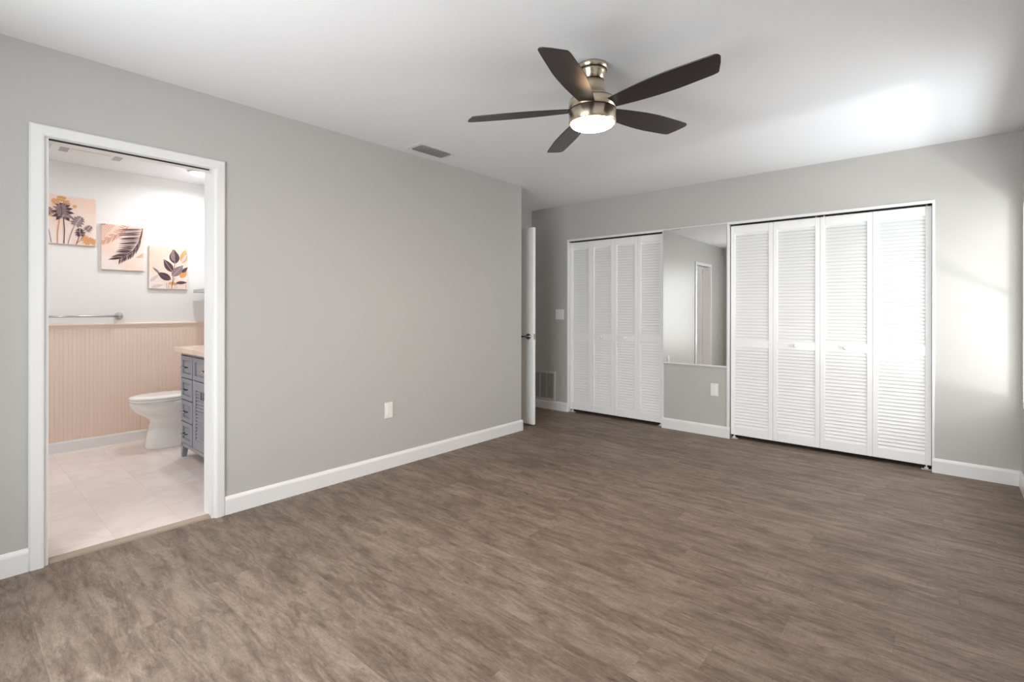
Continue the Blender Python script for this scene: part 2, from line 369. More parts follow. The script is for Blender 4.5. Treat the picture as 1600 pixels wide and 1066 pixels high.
# bathroom wainscot
w = MB(); zt = 1.046
def beadrun(w, a0, a1, fixed, axis):
    n = int(round((a1-a0)/.028)); p = (a1-a0)/n
    prof = []
    for k in range(n):
        s0 = a0+k*p
        prof += [(s0, .0080), (s0+.0015, .0080), (s0+.003, .0096), (s0+.006, .010), (s0+p-.002, .010)]
    prof += [(a1, .010)]
    vs = []
    for z in (.10, zt):
        for s_, d in prof: vs.append((fixed+d, s_, z) if axis == 'y' else (s_, fixed-d, z))
    m_ = len(prof); w.add(vs, [(i, i+1, i+1+m_, i+m_) for i in range(m_-1)])
beadrun(w, BS, BN, BW, 'y'); beadrun(w, BW, BE, BN, 'x')
CAP = [(0, 0), (.012, 0), (.014, .010), (.024, .030), (.024, .040), (.020, .046), (0, .046)]
w.prism(CAP, (BW, BS, zt-.001), (BW, BN, zt-.001), (1, 0, 0), (0, 0, 1)); w.prism(CAP, (BW, BN, zt-.001), (BE, BN, zt-.001), (0, -1, 0), (0, 0, 1))
struct(w, 'trim_6', 'peach', 'peach beadboard panelling with cap rail on the bathroom wall', 'panelling')

# ------------------------------------------------------------------ louvered bifold doors
def louver_leaf(parent, x0, x1, yf, z0, z1, knob=None, t=.028):
    """leaf in the xz plane, thickness .028 from yf away from the viewer"""
    st = .036; ya, yb = yf, yf+t
    zs = [(z0, z0+.078), (.862, .932), (z1-.072, z1)]
    w = MB(); w.box(x0, x0+st, ya, yb, z0, z1); w.box(x1-st, x1, ya, yb, z0, z1)
    for a, c in zs: w.box(x0+st, x1-st, ya, yb, a, c)
    leaf = w.build('door_leaf', 'door', parent, bevel=.0025)
    for a, c in ((zs[0][1], zs[1][0]), (zs[1][1], zs[2][0])):
        n = int(round((c-a)/.0285)); p = (c-a)/n; s = MB()
        for k in range(n):
            zc = a+p*(k+.5)
            # slat: front edge low, back edge high
            y0_ = yf+.0025; q_ = min(1, t/.028)
            prof = [(y0_+.001, zc-.0137), (y0_, zc-.0128), (y0_+.0140*q_, zc+.0160), (y0_+.0155*q_, zc+.0164), (y0_+.0175*q_, zc+.0152), (y0_+.0050*q_, zc-.0137)]
            prof = [(yy, min(max(zz, a), c)) for yy, zz in prof]
            s.prism(prof, (x0+st, 0, 0), (x1-st, 0, 0), (0, 1, 0), (0, 0, 1))
        s.build('louver_slats', 'door', leaf)
    if knob is not None:
        k = MB(); k.lathe([(.004, 0), (.011, -.001), (.008, -.008), (.008, -.014), (.0155, -.019), (.017, -.025), (.014, -.031), (.006, -.033), (.001, -.033)], (knob, yf, .900), 'y', 24)
        k.build('knob', 'door', leaf)
    return leaf
def bifold(x0, x1, yf, label, group, pivot_left):
    r = thing('bifold_closet_door', label, 'closet door', (round((x0+x1)/2, 3), yf+.014, 0), group)
    g_ = .0008; mid = (x0+x1)/2; pw = mid-x0; kx = (mid+x1)/2 if pivot_left else (x0+mid)/2
    louver_leaf(r, x0+g_, mid-g_, yf, .036, 2.003, None if pivot_left else kx)
    louver_leaf(r, mid+g_, x1-g_, yf, .036, 2.003, kx if pivot_left else None)
    px = x0+.03 if pivot_left else x1-.03
    MB().box(px-.03, px+.03, yf+.002, yf+.03, 0, .004).box(px-.004, px+.004, yf+.010, yf+.018, .004, .036).box(px-.012, px+.012, yf-.002, yf+.022, .010, .020).build('pivot_bracket', 'ventwhite', r)
    for q in (x0+.03, x1-.03): B(q-.004, q+.004, yf+.002, yf+.010, 2.003, 2.0134).build('top_pin', 'nickel', r)
    return r
YF = YB+.030
a0, a1 = C1[0]+.022, C1[1]-.016; am = (a0+a1)/2
bifold(a0, am, YF, 'left pair of white louvered bifold panels on the closet nearest the entry nook', 'louvered bifold closet doors', True)
bifold(am, a1, YF, 'louvered bifold pair directly left of the wall mirror', 'louvered bifold closet doors', False)
b0, b1 = C2[0]+.026, C2[1]-.018; bm_ = (b0+b1)/2
bifold(b0, bm_, YF, 'louvered bifold pair directly right of the wall mirror', 'louvered bifold closet doors', True)
bifold(bm_, b1, YF, 'rightmost louvered bifold pair beside the bare right end of the far wall', 'louvered bifold closet doors', False)
# track strip in each closet head, blackened to stand in for gap shade
for i, (c0, c1) in enumerate(((a0, a1), (b0, b1))):
    struct(B(c0-.003, c1+.001, YF-.026, YF+.03, 2.0135, 2.0159), 'trim_%d' % (7+i), 'dark', 'track strip above the %s closet doors, coloured black for the shaded gap' % ('far left', 'right')[i], 'door track')
# bathroom bifold, folded open against the south jamb
r = thing('bathroom_bifold_door', 'white louvered bifold door folded open inside the bathroom doorway, seen in the mirror', 'door', (-3.42, .37, 0))
louver_leaf(r, -3.690, -3.345, .323, .02, 1.995, t=.022)
louver_leaf(r, -3.690, -3.345, .299, .02, 1.995, t=.022)
MB().box(-3.693, -3.6895, .305, .34, .5, .56).build('hinge', 'nickel', r)

# ------------------------------------------------------------------ entry door (open against the nook)
DX0, DX1, DYF, DYB = -3.900, -3.227, 4.048, 4.086
d = B(DX0, DX1, DYF, DYB, .012, 2.072).build('door_1', 'door', bevel=.002)
d['kind'] = 'structure'; d['label'] = 'white flat entry door standing open at the end of the left wall'; d['category'] = 'door'
lx, lz = DX1-.062, .930
k = MB()
for s, y in ((-1, DYF), (1, DYB)):
    k.lathe([(.001, 0), (.031, 0), (.031, s*.006), (.027, s*.010), (.012, s*.012), (.011, s*.045), (.001, s*.046)], (lx, y, lz), 'y', 32)
    k.tube([(lx+.008, y+s*.042, lz), (lx-.03, y+s*.046, lz+.001), (lx-.08, y+s*.046, lz), (lx-.115, y+s*.043, lz-.002)], .0085, 14)
k.build('lever_handle', 'chrome', d)
B(DX1-.0005, DX1+.0015, DYF+.007, DYB-.007, lz-.03, lz+.03).build('latch_plate', 'nickel', d)
B(DX1, DX1+.008, DYF+.013, DYB-.013, lz-.01, lz+.01).build('latch_bolt', 'nickel', d)
w = MB(); w.box(NX-.112, NX+.002, EY0-.017, EY0, 0, EZ).box(NX-.112, NX+.002, EY1, EY1+.017, 0, EZ).box(NX-.112, NX+.002, EY0-.017, EY1+.017, EZ, EZ+.017)
struct(w, 'trim_9', 'trim', 'white jamb of the entry doorway', 'door trim')

# ------------------------------------------------------------------ wall mirror
r = thing('wall_mirror', 'tall frameless wall mirror hung between the two closets', 'mirror', (-1.864, YB-.003, .668))
mx0, mx1, mz0, mz1 = -2.1765, -1.5515, .676, 2.030
B(mx0+.001, mx1-.001, YB-.012, YB-.0065, mz0, mz1).build('mirror_glass', ['mirror'], r)
MB().box(mx0, mx1, YB-.0145, YB-.0065, mz0-.010, mz0).box(mx0, mx1, YB-.0145, YB-.0125, mz0, mz0+.006).build('bottom_channel', 'ventwhite', r, bevel=.001)
MB().box(mx0, mx1, YB-.0145, YB-.0065, mz1, mz1+.008).box(mx0, mx1, YB-.0145, YB-.0125, mz1-.003, mz1).build('top_channel', 'ventwhite', r, bevel=.001)
r.rotation_euler = (-.003, 0, .009)   # hangs very slightly out of true

# ------------------------------------------------------------------ outlets and switch
def duplex(loc, axis, label, plain=False):
    r = thing('wall_outlet', label, 'outlet', loc, 'white duplex outlets'); w_, h_ = .036, .060
    x, y, z = loc
    def bx(a0, a1, d0, d1, z0, z1):
        return (x+d0, x+d1, y+a0, y+a1, z+z0, z+z1) if axis == 'x' else (x+a0, x+a1, y-d1, y-d0, z+z0, z+z1)
    B(*bx(-w_, w_, 0, .006, -h_, h_)).build('cover_plate', 'plastic', r, bevel=.0025)
    p = B(*bx(-.017, .017, .0055, .0085, -.034, .034)).build('receptacle', 'plastic', r, bevel=.001)
    for zc in (-.018, .018):
        for q in ((-.0075, -.0055, -.002, .006), (.0050, .0070, -.002, .006), (-.002, .002, -.010, -.006)):
            B(*bx(q[0], q[1], .0085, .0088, zc+q[2], zc+q[3])).build('slot', 'ventwhite', p)
    for zc in (-.048, .048): B(*bx(-.003, .003, .006, .0068, zc-.003, zc+.003)).build('screw', 'greyvent', r)
duplex((XL, 2.249, .443), 'x', 'white outlet low on the long left wall')
duplex((-1.665, YB, .444), 'y', 'white outlet below the mirror between the closets')
r = thing('light_switch', 'white double rocker light switch left of the far closet', 'light switch', (-3.482, YB, 1.155))
B(-3.541, -3.423, YB-.007, YB, 1.093, 1.216).build('cover_plate', 'plastic', r, bevel=.003)
for xc in (-3.505, -3.459):
    z0, z1 = 1.155-.033, 1.155+.033
    MB().prism([(-.006, z0), (-.0125, z0+.002), (-.008, 1.155), (-.0095, z1-.002), (-.006, z1)], (xc-.0165, YB, 0), (xc+.0165, YB, 0), (0, 1, 0), (0, 0, 1)).build('rocker', 'plastic', r, bevel=.0008)

# ------------------------------------------------------------------ return air grille
gx0, gx1, gz0, gz1 = -3.905, -3.545, .108, .460
r = thing('return_air_grille', 'grey metal return air grille low in the nook beside the entry door', 'air vent', ((gx0+gx1)/2, YB, gz0))
fw = .024; gm = (gx0+gx1)/2
w = MB(); w.box(gx0, gx1, YB-.012, YB-.0005, gz0, gz0+fw).box(gx0, gx1, YB-.012, YB-.0005, gz1-fw, gz1).box(gx0, gx0+fw, YB-.012, YB-.0005, gz0+fw, gz1-fw).box(gx1-fw, gx1, YB-.012, YB-.0005, gz0+fw, gz1-fw)
for q in (gx0+.13, gx1-.13): w.box(q-.004, q+.004, YB-.011, YB-.0005, gz0+fw, gz1-fw)
w.build('grille_frame', 'greyvent', r, bevel=.002)
w = MB(); n = 26
for k in range(n):
    z = gz0+fw+(k+.5)*(gz1-gz0-2*fw)/n
    w.prism([(-.009, z-.004), (-.0085, z-.003), (-.002, z+.005), (-.0025, z+.004)], (gx0+fw, YB, 0), (gx1-fw, YB, 0), (0, 1, 0), (0, 0, 1))
for k in range(30):
    x = gx0+fw+(k+.5)*(gx1-gx0-2*fw)/30; w.box(x-.001, x+.001, YB-.0095, YB-.0085, gz0+fw, gz1-fw)
w.build('grille_louvers', 'mesh', r)
B(gx0+fw, gx1-fw, YB-.002, YB-.0005, gz0+fw, gz1-fw).build('grille_back', 'grilleback', r)

# ------------------------------------------------------------------ ceiling register
vx0, vx1, vy0, vy1 = -3.128, -2.932, 2.335, 2.705
r = thing('ceiling_vent', 'white ceiling air register with curved louvers near the left wall', 'air vent', ((vx0+vx1)/2, (vy0+vy1)/2, H))
ix0, ix1, iy0_, iy1_ = vx0+.038, vx1-.030, vy0+.040, vy1-.040
w = MB()
for rr in ((vx0, vx1, vy0, iy0_), (vx0, vx1, iy1_, vy1), (vx0, ix0, iy0_, iy1_), (ix1, vx1, iy0_, iy1_)): w.box(rr[0], rr[1], rr[2], rr[3], H-.005, H-.0005)
w.build('vent_frame', 'ventwhite', r, bevel=.002)
w = MB(); n = 8
for k in range(n):
    x = ix0+(k+.35)*(ix1-ix0)/n
    w.prism([(0, -.001), (.003, -.008), (.009, -.0135), (.017, -.0165), (.0165, -.0178), (.0083, -.0148), (.0018, -.009), (-.0015, -.001)], (x, iy0_, H), (x, iy1_, H), (1, 0, 0), (0, 0, 1))
w.build('vent_louvers', 'greyvent', r)
B(ix0, ix1, iy0_, iy1_, H-.0012, H-.0004).build('vent_shade_sheet', 'slot', r)  # black sheet stands in for the shade behind the louvers

# ------------------------------------------------------------------ ceiling fan
FX, FY = -1.353, 2.178
fan = thing('ceiling_fan', 'flush mount ceiling fan with five dark walnut blades, brass body and lit lamp', 'ceiling fan', (FX, FY, 2.453))
def L(prof, name, mt, parent=fan, mi=0): return MB().lathe(prof, (FX, FY, 0), 'z', 72).build(name, mt, parent)
L([(.001, 2.4525), (.080, 2.4525), (.0785, 2.440), (.0735, 2.4285), (.001, 2.4285)], 'ceiling_canopy', 'brass')
L([(.001, 2.4285), (.0738, 2.4285), (.0735, 2.4255), (.001, 2.4255)], 'canopy_band', 'band')
hs = L([(.001, 2.4255), (.0722, 2.4255), (.066, 2.415), (.060, 2.400), (.0572, 2.3775), (.001, 2.3775)], 'neck', 'brass')
L([(.001, 2.3775), (.0582, 2.3775), (.0582, 2.3745), (.001, 2.3745)], 'neck_band', 'band')
L([(.001, 2.3745), (.0575, 2.3745), (.0585, 2.350), (.064, 2.328), (.077, 2.308), (.094, 2.294), (.108, 2.284), (.1135, 2.2765), (.001, 2.2765)], 'bell_housing', 'brass')
L([(.001, 2.2765), (.1145, 2.2765), (.1165, 2.273), (.001, 2.273)], 'upper_motor_band', 'band')
L([(.001, 2.273), (.1165, 2.273), (.1195, 2.262), (.1195, 2.226), (.001, 2.226)], 'motor_housing', 'brass')
L([(.001, 2.226), (.1200, 2.226), (.1200, 2.2222), (.001, 2.2225)], 'lower_motor_band', 'band')
L([(.001, 2.2225), (.1195, 2.2225), (.1195, 2.168), (.116, 2.160), (.108, 2.160), (.108, 2.170), (.001, 2.170)], 'light_kit_ring', 'brass')
L([(.001, 2.166), (.1070, 2.166), (.1070, 2.158), (.104, 2.152), (.095, 2.147), (.075, 2.143), (.040, 2.141), (.001, 2.1405)], 'lamp_shade', 'glow')
# blades: local x = outwards
def blade_mesh():
    n = 28; top = []
    R0, R1 = .085, .646
    def half(t):  # half width along the blade, leading / trailing
        s = math.sin(min(t/.62, 1)*PI/2)
        return .036+.036*s - (.010*max(0, t-.62)/.38)
    up, lo = [], []
    for i in range(n+1):
        t = i/n; x = R0+(R1-R0)*t
        up.append((x, half(t))); lo.append((x, -half(t)))
    # angled, rounded tip
    hw = half(1); x_hi, x_lo = R1+.004, R1-.030
    def corner(cx, cy, r_, a_s, a_e): return [(cx+r_*math.cos(a_s+(a_e-a_s)*k/6), cy+r_*math.sin(a_s+(a_e-a_s)*k/6)) for k in range(7)]
    out = [p for p in lo if p[0] < R1-.045]+corner(x_hi-.024, -hw+.024, .024, -PI/2, 0.10)+[(R1-.008, 0.0)]+corner(x_lo-.018, hw-.018, .018, .18, PI/2)+[p for p in up[::-1] if p[0] < R1-.048]
    t_ = .0055; vs = []; m_ = len(out)
    pitch = math.radians(-11)
    for z in (-t_/2, t_/2):
        for x, y in out: vs.append((x, y*math.cos(pitch), y*math.sin(pitch)+z*math.cos(pitch)))
    me = bpy.data.meshes.new('blade')
    me.from_pydata(vs, [], [tuple(range(m_))[::-1], tuple(range(m_, 2*m_))]+[(i, (i+1) % m_, (i+1) % m_+m_, i+m_) for i in range(m_)])
    me.materials.append(M['blade']); return me
bme = blade_mesh()
ib = MB(); ib.box(.075, .128, -.024, .024, -.004, .004); 
for k in range(5):
    a = math.radians(-.43+72*k)
    o = bpy.data.objects.new('blade', bme); COL.objects.link(o); o.parent = fan; o.location = (0, 0, 2.234-2.453); o.rotation_euler = (Matrix.Rotation(-.0515, 3, 'Y') @ Matrix.Rotation(.0099, 3, 'X') @ Matrix.Rotation(a, 3, 'Z')).to_euler()
    md = o.modifiers.new('bevel', 'BEVEL'); md.width = .0018; md.segments = 2; md.limit_method = 'ANGLE'

# ------------------------------------------------------------------ bathroom things
# canvases (front plane is x = BW+.025)
def canvas(yc, zc, label, draw, w_=.312, h_=.405):
    r = thing('canvas_print', label, 'canvas print', (BW, yc, zc-h_/2), 'botanical canvas prints in the bathroom')
    x1 = BW+.022
    MB().box(BW+.001, x1, yc-w_/2, yc+w_/2, zc-h_/2, zc+h_/2).build('canvas', 'canvas', r, bevel=.002)
    m_ = MB(); mats = ['leafdark', 'leafmid', 'leaforange', 'leafblush', 'leafpale', 'canvasedge']; lay = [0]
    def poly(pts, mi):
        lay[0] += 1; x = x1+.0003+.00002*lay[0]
        vs = []
        for u_, v_ in pts:
            u_ = min(max(u_, .004), .996); v_ = min(max(v_, .004), .996)
            vs.append((x, yc-w_/2+u_*w_, zc-h_/2+v_*h_))
        m_.add(vs, [tuple(range(len(vs)))], mi)
    draw(poly)
    m_.build('printed_leaves', mats, r)
AS = .312/.405
def stroke(poly, pts, wd, mi):
    for (a, b_), (c, d_) in zip(pts[:-1], pts[1:]):
        dx, dy = (c-a), (d_-b_)/AS; l = math.hypot(dx, dy) or 1; nx, ny = -dy/l*wd, dx/l*wd*AS
        poly([(a-nx, b_-ny), (c-nx, d_-ny), (c+nx, d_+ny), (a+nx, b_+ny)], mi)
def lens(poly, p0, p1, wd, mi, vein=None, bend=0):
    (a, b_), (c, d_) = p0, p1; dx, dy = c-a, (d_-b_)/AS; l = math.hypot(dx, dy); tx, ty = dx/l, dy/l; n = 9
    L_, R_ = [], []
    for k in range(n+1):
        t = k/n; s = math.sin(PI*t**.8)*wd; bd = bend*math.sin(PI*t); px, py = a+dx*t-ty*bd, b_+(dy*t+tx*bd)*AS
        L_.append((px-ty*s, py+tx*s*AS)); R_.append((px+ty*s, py-tx*s*AS))
    poly(L_+R_[::-1][1:-1], mi)
    if vein is not None:
        stroke(poly, [(a, b_), ((a+c)/2-ty*bend, (b_+d_)/2+tx*bend*AS), (c, d_)], .004, vein)
def monstera(poly, cx, cy, rad, mi, vein, rot=0):
    # split leaf: lobes fanning from a midrib, base below, tip above
    up = rot+PI/2
    def at_(s, off=0, ang=0): return (cx+rad*s*math.cos(up)+off*math.cos(ang), cy+(rad*s*math.sin(up)+off*math.sin(ang))*AS)
    lens(poly, at_(-.55), at_(1.0), rad*.42, mi)
    for k, (s0, ln, an) in enumerate(((-.50, .80, 2.35), (-.42, .98, 1.85), (-.22, 1.02, 1.45), (.02, .98, 1.12), (.25, .85, .85), (.45, .62, .55))):
        for sg in (-1, 1):
            aa = up+sg*an; p0 = at_(s0); p1 = (p0[0]+rad*ln*math.cos(aa), p0[1]+rad*ln*math.sin(aa)*AS)
            lens(poly, p0, p1, rad*.20, mi if (k+sg) % 4 else (1 if mi == 0 else mi), None, -sg*rad*.10)
            if rad > .12: stroke(poly, [p0, ((p0[0]+p1[0])/2, (p0[1]+p1[1])/2)], .003, vein)
    stroke(poly, [at_(-.6), at_(.9)], .005, vein)
def art1(p):
    for q in ((.28, .93, .10), (.38, .86, .08), (.16, .86, .09), (.04, .60, .08), (.55, .80, .05)): monstera(p, *q, 2, 4, q[0]*5)
    monstera(p, .05, .66, .10, 1, 2, .4)
    for q in ((.80, .12, .13), (.93, .10, .10)): monstera(p, *q, 2, 3, q[0])
    stroke(p, [(.20, .0), (.20, .22), (.24, .50)], .014, 3)
    stroke(p, [(.08, .02), (.04, .22), (.02, .30)], .008, 1)
    stroke(p, [(.33, .01), (.34, .3), (.32, .55)], .010, 0)
    stroke(p, [(.41, .01), (.47, .22), (.55, .42)], .008, 1)
    stroke(p, [(.58, .0), (.62, .12), (.66, .22)], .007, 0); stroke(p, [(.60, .04), (.70, .14), (.78, .3)], .006, 1)
    monstera(p, .31, .67, .235, 0, 4, .0); monstera(p, .28, .70, .15, 1, 0, .1)
    monstera(p, .62, .50, .15, 1, 4, -.5); monstera(p, .66, .27, .115, 0, 4, .1); monstera(p, .84, .37, .095, 1, 4, -.6)
def frond(p, pts, mi, n, ln, wd, back=True, mi2=None, absang=None):
    for k in range(n):
        t = (k+.5)/n; f = t*(len(pts)-1); i = min(int(f), len(pts)-2); s = f-i
        a = (pts[i][0]*(1-s)+pts[i+1][0]*s, pts[i][1]*(1-s)+pts[i+1][1]*s)
        dx, dy = pts[i+1][0]-pts[i][0], (pts[i+1][1]-pts[i][1])/AS; l = math.hypot(dx, dy); th = math.atan2(dy, dx)
        for sg in (-1, 1):
            L_ = ln*(1-.55*t) * (1 if sg < 0 else .62)
            ang = th+sg*(.75+.12*random.random()) if absang is None else (absang[0] if sg < 0 else absang[1])+.14*(random.random()-.5)
            lens(p, a, (a[0]+L_*math.cos(ang), a[1]+L_*math.sin(ang)*AS), wd, mi if (k+sg) % 3 else (mi2 if mi2 is not None else mi))
    stroke(p, pts, .010, mi)
def art2(p):
    frond(p, [(.62, .98), (.42, .82), (.22, .70), (.02, .60)], 3, 13, .34, .014, mi2=4, absang=(-2.0, 2.9))
    for q in range(6): stroke(p, [(.05+.05*q, .99), (.0, .92-.05*q)], .008, 3)
    stroke(p, [(.10, .99), (.0, .97)], .012, 1)
    frond(p, [(.95, .97), (.90, .70), (.72, .44), (.40, .24)], 0, 22, .62, .019, mi2=1, absang=(3.30, -1.75))
    for q in range(5): stroke(p, [(.96, .40-.02*q), (.80+.04*q, .30)], .005, 2)
def art3(p):
    lens(p, (.02, .16), (.25, .34), .05, 4); lens(p, (.05, .03), (.35, .10), .05, 4)
    lens(p, (.86, .62), (.93, .96), .10, 2, 4); lens(p, (.82, .64), (.99, .86), .04, 4); lens(p, (.80, .28), (.97, .46), .09, 2, 3); lens(p, (.48, .14), (.75, .12), .05, 2)
    for q in (.44, .49, .66, .70, .95): stroke(p, [(q, .01), (q, .14)], .004, 1)
    stroke(p, [(.57, .01), (.60, .20), (.62, .36), (.66, .64)], .008, 0); stroke(p, [(.57, .03), (.60, .14), (.66, .28)], .006, 1)
    lens(p, (.66, .60), (.62, .95), .135, 0, 4); lens(p, (.61, .66), (.59, .93), .06, 1)
    lens(p, (.60, .40), (.36, .70), .105, 0, 4); lens(p, (.58, .30), (.88, .58), .115, 1, 4)
    lens(p, (.55, .22), (.20, .38), .105, 0, 1); lens(p, (.26, .36), (.08, .50), .03, 1)
    lens(p, (.84, .40), (1.0, .54), .05, 0); lens(p, (.68, .15), (.99, .17), .05, 0)
canvas(.733, 1.962, 'leftmost canvas print of dark and golden monstera leaves, highest on the bathroom wall', art1)
canvas(1.082, 1.766, 'middle canvas print of a plum coloured palm frond', art2)
canvas(1.430, 1.607, 'rightmost canvas print of broad plum and ochre leaves, lowest of the three', art3)

# towel bar
r = thing('towel_bar', 'brushed nickel towel bar on the white wall above the peach panelling', 'towel bar', (BW, .75, 1.15))
MB().tube([(BW+.062, .40, 1.150), (BW+.062, 1.059, 1.150)], .0085, 16).build('bar', 'nickel', r)
for y in (.425, 1.052):
    MB().lathe([(.001, .001), (.031, .001), (.031, .006), (.024, .012), (.013, .020), (.011, .052), (.014, .056), (.014, .070), (.009, .074), (.001, .074)], (BW, y, 1.150), 'x', 28).build('wall_bracket', 'nickel', r)

# shelf on the north wall
r = thing('wall_shelf', 'thin pale grey shelf above the toilet at the right of the doorway', 'shelf', (-5.25, BN, 1.39))
B(-5.552, -4.95, 1.626, BN-.001, 1.372, 1.406).build('shelf_board', 'greyvent', r, bevel=.002)
for x in (-5.40, -5.08): MB().prism([(0, 1.372), (-.13, 1.372), (-.13, 1.366), (-.006, 1.300), (0, 1.300)], (x-.01, BN-.001, 0), (x+.01, BN-.001, 0), (0, 1, 0), (0, 0, 1)).build('bracket', 'ventwhite', r)

# toilet, facing -y
TX = -5.20
r = thing('toilet', 'white porcelain toilet with lid closed against the peach panelling', 'toilet', (TX, 1.40, .006))
def oval(z, yf, yb, hw, n=40, pw=2.3, egg=.0):
    yc, a = (yf+yb)/2, (yb-yf)/2; ring = []
    for k in range(n):
        t = 2*PI*k/n; c, s = math.cos(t), math.sin(t)
        e = 2/pw; X = hw*math.copysign(abs(c)**e, c); Y = a*math.copysign(abs(s)**e, s)
        X *= 1-egg*max(0, -Y/a)*.35
        ring.append((TX+X, yc+Y, z))
    return ring
bowl = MB(); bowl.loft([oval(.006, 1.158, 1.66, .118, pw=3), oval(.02, 1.160, 1.66, .118, pw=3), (oval(.10, 1.170, 1.66, .108, pw=3)), oval(.18, 1.182, 1.66, .104, pw=2.8), oval(.235, 1.195, 1.67, .108, pw=2.6),
    oval(.262, 1.180, 1.68, .122, pw=2.5), oval(.295, 1.135, 1.70, .148, pw=2.4), oval(.335, 1.080, 1.72, .172, pw=2.3), oval(.375, 1.055, 1.74, .186, pw=2.2, egg=.2), oval(.405, 1.048, 1.75, .190, pw=2.2, egg=.3), oval(.416, 1.050, 1.75, .189, pw=2.2, egg=.3), oval(.420, 1.056, 1.745, .184, pw=2.2, egg=.3)])
bowl.build('bowl', 'porcelain', r)
MB().loft([oval(.421, 1.052, 1.53, .184, egg=.3), oval(.424, 1.047, 1.535, .188, egg=.3), oval(.434, 1.046, 1.535, .189, egg=.3), oval(.439, 1.050, 1.53, .186, egg=.3)]).build('seat', 'porcelain', r)
MB().loft([oval(.440, 1.050, 1.53, .185, egg=.3), oval(.444, 1.046, 1.535, .188, egg=.3), oval(.456, 1.048, 1.535, .187, egg=.3), oval(.463, 1.058, 1.53, .180, egg=.3), oval(.4675, 1.10, 1.50, .14, egg=.3), oval(.469, 1.18, 1.42, .07, egg=.3)]).build('lid', 'porcelain', r)
MB().box(TX-.19, TX+.19, 1.60, 1.785, .40, .765).build('tank', 'porcelain', r, bevel=.02, segs=4)
MB().box(TX-.20, TX+.20, 1.588, 1.79, .766, .800).build('tank_lid', 'porcelain', r, bevel=.010, segs=3)
MB().lathe([(.001, 0), (.012, 0), (.012, -.012), (.001, -.012)], (TX-.14, 1.60, .70), 'y', 16).tube([(TX-.14, 1.584, .70), (TX-.08, 1.580, .695)], .005, 10).build('flush_lever', 'nickel', r)

# vanity, front face at y = 1.295
VX0, VX1, VY, VYB = -4.722, -3.60, 1.295, BN-.012
r = thing('bathroom_vanity', 'blue-grey wooden vanity with drawers and a louvered door beside the toilet', 'vanity', ((VX0+VX1)/2, 1.55, .006))
w = MB(); w.box(VX0, VX1, VY+.048, VYB, .120, .865)
fr = .022
xs = [VX0, -4.708, -4.440, -4.412, -4.140, -4.134, -3.862, -3.834, -3.614, VX1]
w.box(VX0, VX0+.016, VY, VY+.048, .120, .865); w.box(VX1-.016, VX1, VY, VY+.048, .120, .865); w.box(VX0+.016, VX1-.016, VY, VY+.048, .842, .865); w.box(VX0+.016, VX1-.016, VY, VY+.048, .100, .128)
w.box(-4.438, -4.412, VY+.002, VY+.048, .128, .842); w.box(-3.862, -3.836, VY+.002, VY+.048, .128, .842)
w.build('cabinet_body', 'vanity', r, bevel=.002)
def pull(parent, xc, zc, ln=.085):
    MB().tube([(xc-ln/2, VY-.030, zc), (xc+ln/2, VY-.030, zc)], .005, 10).build('handle', 'nickel', parent)
    for q in (-ln*.33, ln*.33): MB().tube([(xc+q, VY-.002, zc), (xc+q, VY-.030, zc)], .0042, 8).build('handle_post', 'slot', parent)
def drawer(x0, x1, z0, z1):
    e = .0018; x0 += e; x1 -= e; z0 += e; z1 -= e; m2 = MB(); b_ = .034
    m2.box(x0, x1, VY-.004, VY+.016, z0, z0+b_).box(x0, x1, VY-.004, VY+.016, z1-b_, z1).box(x0, x0+b_, VY-.004, VY+.016, z0+b_, z1-b_).box(x1-b_, x1, VY-.004, VY+.016, z0+b_, z1-b_)
    m2.box(x0+b_, x1-b_, VY+.008, VY+.016, z0+b_, z1-b_)
    o = m2.build('drawer', 'vanity', r, bevel=.0025); pull(o, (x0+x1)/2, (z0+z1)/2)
for x0, x1 in ((-4.706, -4.438), (-3.836, -3.616)):
    for z0, z1 in ((.660, .838), (.484, .656), (.308, .480), (.132, .304)): drawer(x0, x1, z0, z1)
drawer(-4.412, -3.862, .660, .838)
for x0, x1, hx in ((-4.410, -4.139, -4.147), (-4.135, -3.864, -4.100)):
    m2 = MB(); z0, z1, b_ = .134, .655, .052; t0, t1 = VY-.004, VY+.016
    m2.box(x0, x1, t0, t1, z0, z0+.068).box(x0, x1, t0, t1, z1-.068, z1).box(x0, x0+b_, t0, t1, z0+.068, z1-.068).box(x1-b_*.5, x1, t0, t1, z0+.068, z1-.068)
    o = m2.build('louvered_door', 'vanity', r, bevel=.002)
    s = MB(); a, c = z0+.068, z1-.068; n = 15
    for k in range(n):
        zc = a+(k+.5)*(c-a)/n; s.prism([(VY-.002, zc-.010), (VY+.001, zc-.009), (VY+.013, zc+.008), (VY+.010, zc+.009)], (x0+b_, 0, 0), (x1-b_*.5, 0, 0), (0, 1, 0), (0, 0, 1))
    s.build('louver_slats', 'vanity', o)
    MB().tube([(hx, VY-.028, .54), (hx, VY-.028, .60)], .005, 10).tube([(hx, VY-.004, .55), (hx, VY-.028, .55)], .004, 8).tube([(hx, VY-.004, .59), (hx, VY-.028, .59)], .004, 8).build('handle', 'chrome', o)
for x, y, sx in ((VX0, VY, 1), (VX1-.05, VY, -1), (VX0, VYB-.05, 1), (VX1-.05, VYB-.05, -1)):
    a = (x, x+.048) ; t = .014
    lo = [(x+(t if sx < 0 else 0), y+.0, .006), (x+.048-(t if sx > 0 else 0), y, .006), (x+.048-(t if sx > 0 else 0), y+.034, .006), (x+(t if sx < 0 else 0), y+.034, .006)]
    hi = [(x, y, .1195), (x+.048, y, .1195), (x+.048, y+.048, .1195), (x, y+.048, .1195)]
    MB().loft([lo, hi], 0, False).build('leg', 'vanity', r, bevel=.002)
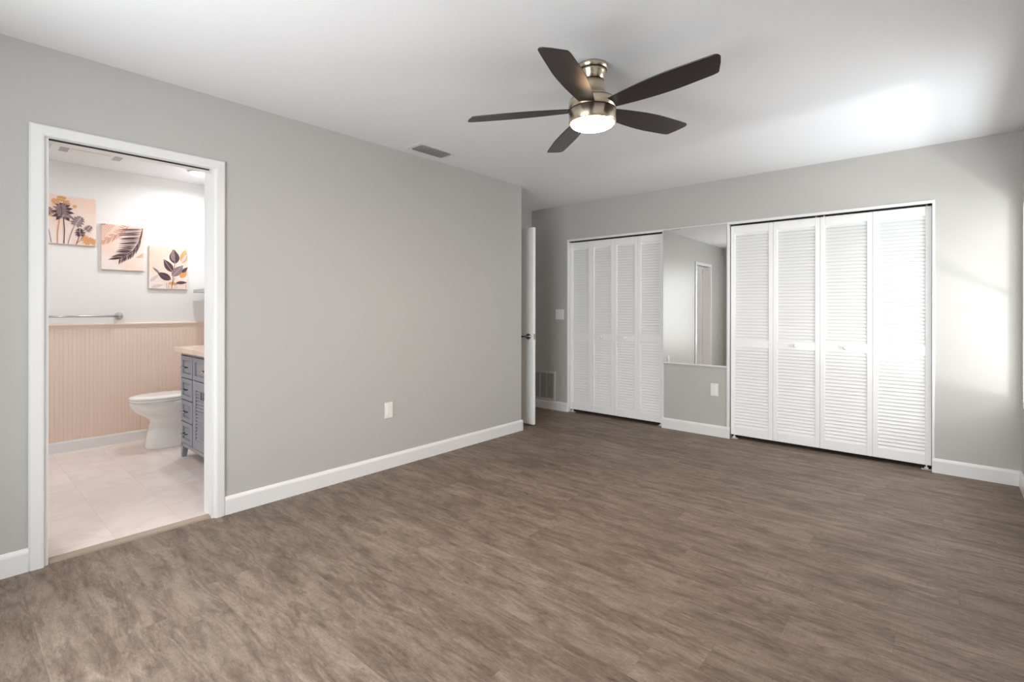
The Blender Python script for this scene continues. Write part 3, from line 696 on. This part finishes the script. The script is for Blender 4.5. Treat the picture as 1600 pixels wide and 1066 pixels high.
B(VX0-.012, VX1+.012, VY-.045, BN-.001, .866, .908).build('countertop', 'counter', r, bevel=.004, segs=3)
B(VX0-.012, VX1+.012, BN-.03, BN-.011, .9085, 1.0).build('backsplash', 'counter', r, bevel=.003)

# small brown object on the tiles behind the vanity leg
r = thing('woven_basket', 'small round reddish-brown basket on the tile floor, glimpsed under the vanity', 'basket', (-4.785, 1.455, .006))
m2 = MB(); m2.lathe([(.001, .006), (.046, .006), (.052, .012), (.050, .018), (.054, .024), (.051, .030), (.050, .036), (.044, .038), (.042, .016), (.001, .014)], (-4.785, 1.455, 0), 'z', 28)
m2.build('bowl', 'basket', r)
m2 = MB()
for k in range(12):
    break
    a = 2*PI*k/12; m2.tube([(-4.785+.052*math.cos(a), 1.455+.052*math.sin(a), .007), (-4.785+.055*math.cos(a), 1.455+.055*math.sin(a), .034)], .003, 6)

# exhaust fan in the bathroom ceiling
ex0, ex1, ey0, ey1 = -5.17, -4.90, .545, 1.005
r = thing('exhaust_fan', 'white rectangular exhaust fan cover with grey end vents in the bathroom ceiling', 'exhaust fan', ((ex0+ex1)/2, (ey0+ey1)/2, H))
B(ex0, ex1, ey0, ey1, H-.014, H-.0005).build('cover', 'bathwall', r, bevel=.004)
for y0 in (.575, .900):
    m2 = B(-5.160, -5.030, y0+.02, y0+.072, H-.0165, H-.0145)
    o = m2.build('vent_panel', 'mesh', r)
B(-5.16, -5.03, .66, .89, H-.0175, H-.0145).build('centre_panel', 'ventwhite', r, bevel=.001)
# bathroom ceiling light
LX, LY = -5.09, 1.53
r = thing('ceiling_light', 'round lit ceiling light in the bathroom above the toilet', 'ceiling light', (LX, LY, H))
MB().lathe([(.001, -.0005), (.082, -.0005), (.080, -.010), (.070, -.014), (.001, -.014)], (LX, LY, H), 'z', 40).build('trim_ring', 'ventwhite', r)
MB().lathe([(.001, -.014), (.066, -.014), (.060, -.026), (.040, -.034), (.001, -.036)], (LX, LY, H), 'z', 40).build('lens', 'bathglow', r)
light('bath_ceiling_bulb', 'AREA', (LX, LY, H-.045), (0, 0, -1), 3.0, (.97, .985, 1), shape='DISK', size=.11, spread=3.0)
light('bath_fill_light', 'AREA', (-4.45, .2, H-.02), (0, 0, -1), 4.8, (.97, .985, 1), shape='DISK', size=.2)  # added fill lamp without a fixture, brightens the bathroom
struct(B(XR+.125, 3.8, -0.6, 6.6, 2.05, 2.17), 'ceiling_light_blocker', 'trim', 'unseen slab added outside to block skylight at the right window', 'ceiling')  # added out of view to cut downward daylight at the right window
struct(B(XR+.125, 3.6, 2.72, 2.84, -.1, 2.05), 'wall_light_blocker', 'wall', 'unseen upright slab added outside to block side light at the right window', 'wall')  # added blocker, dims slanting daylight on the far wall by the window
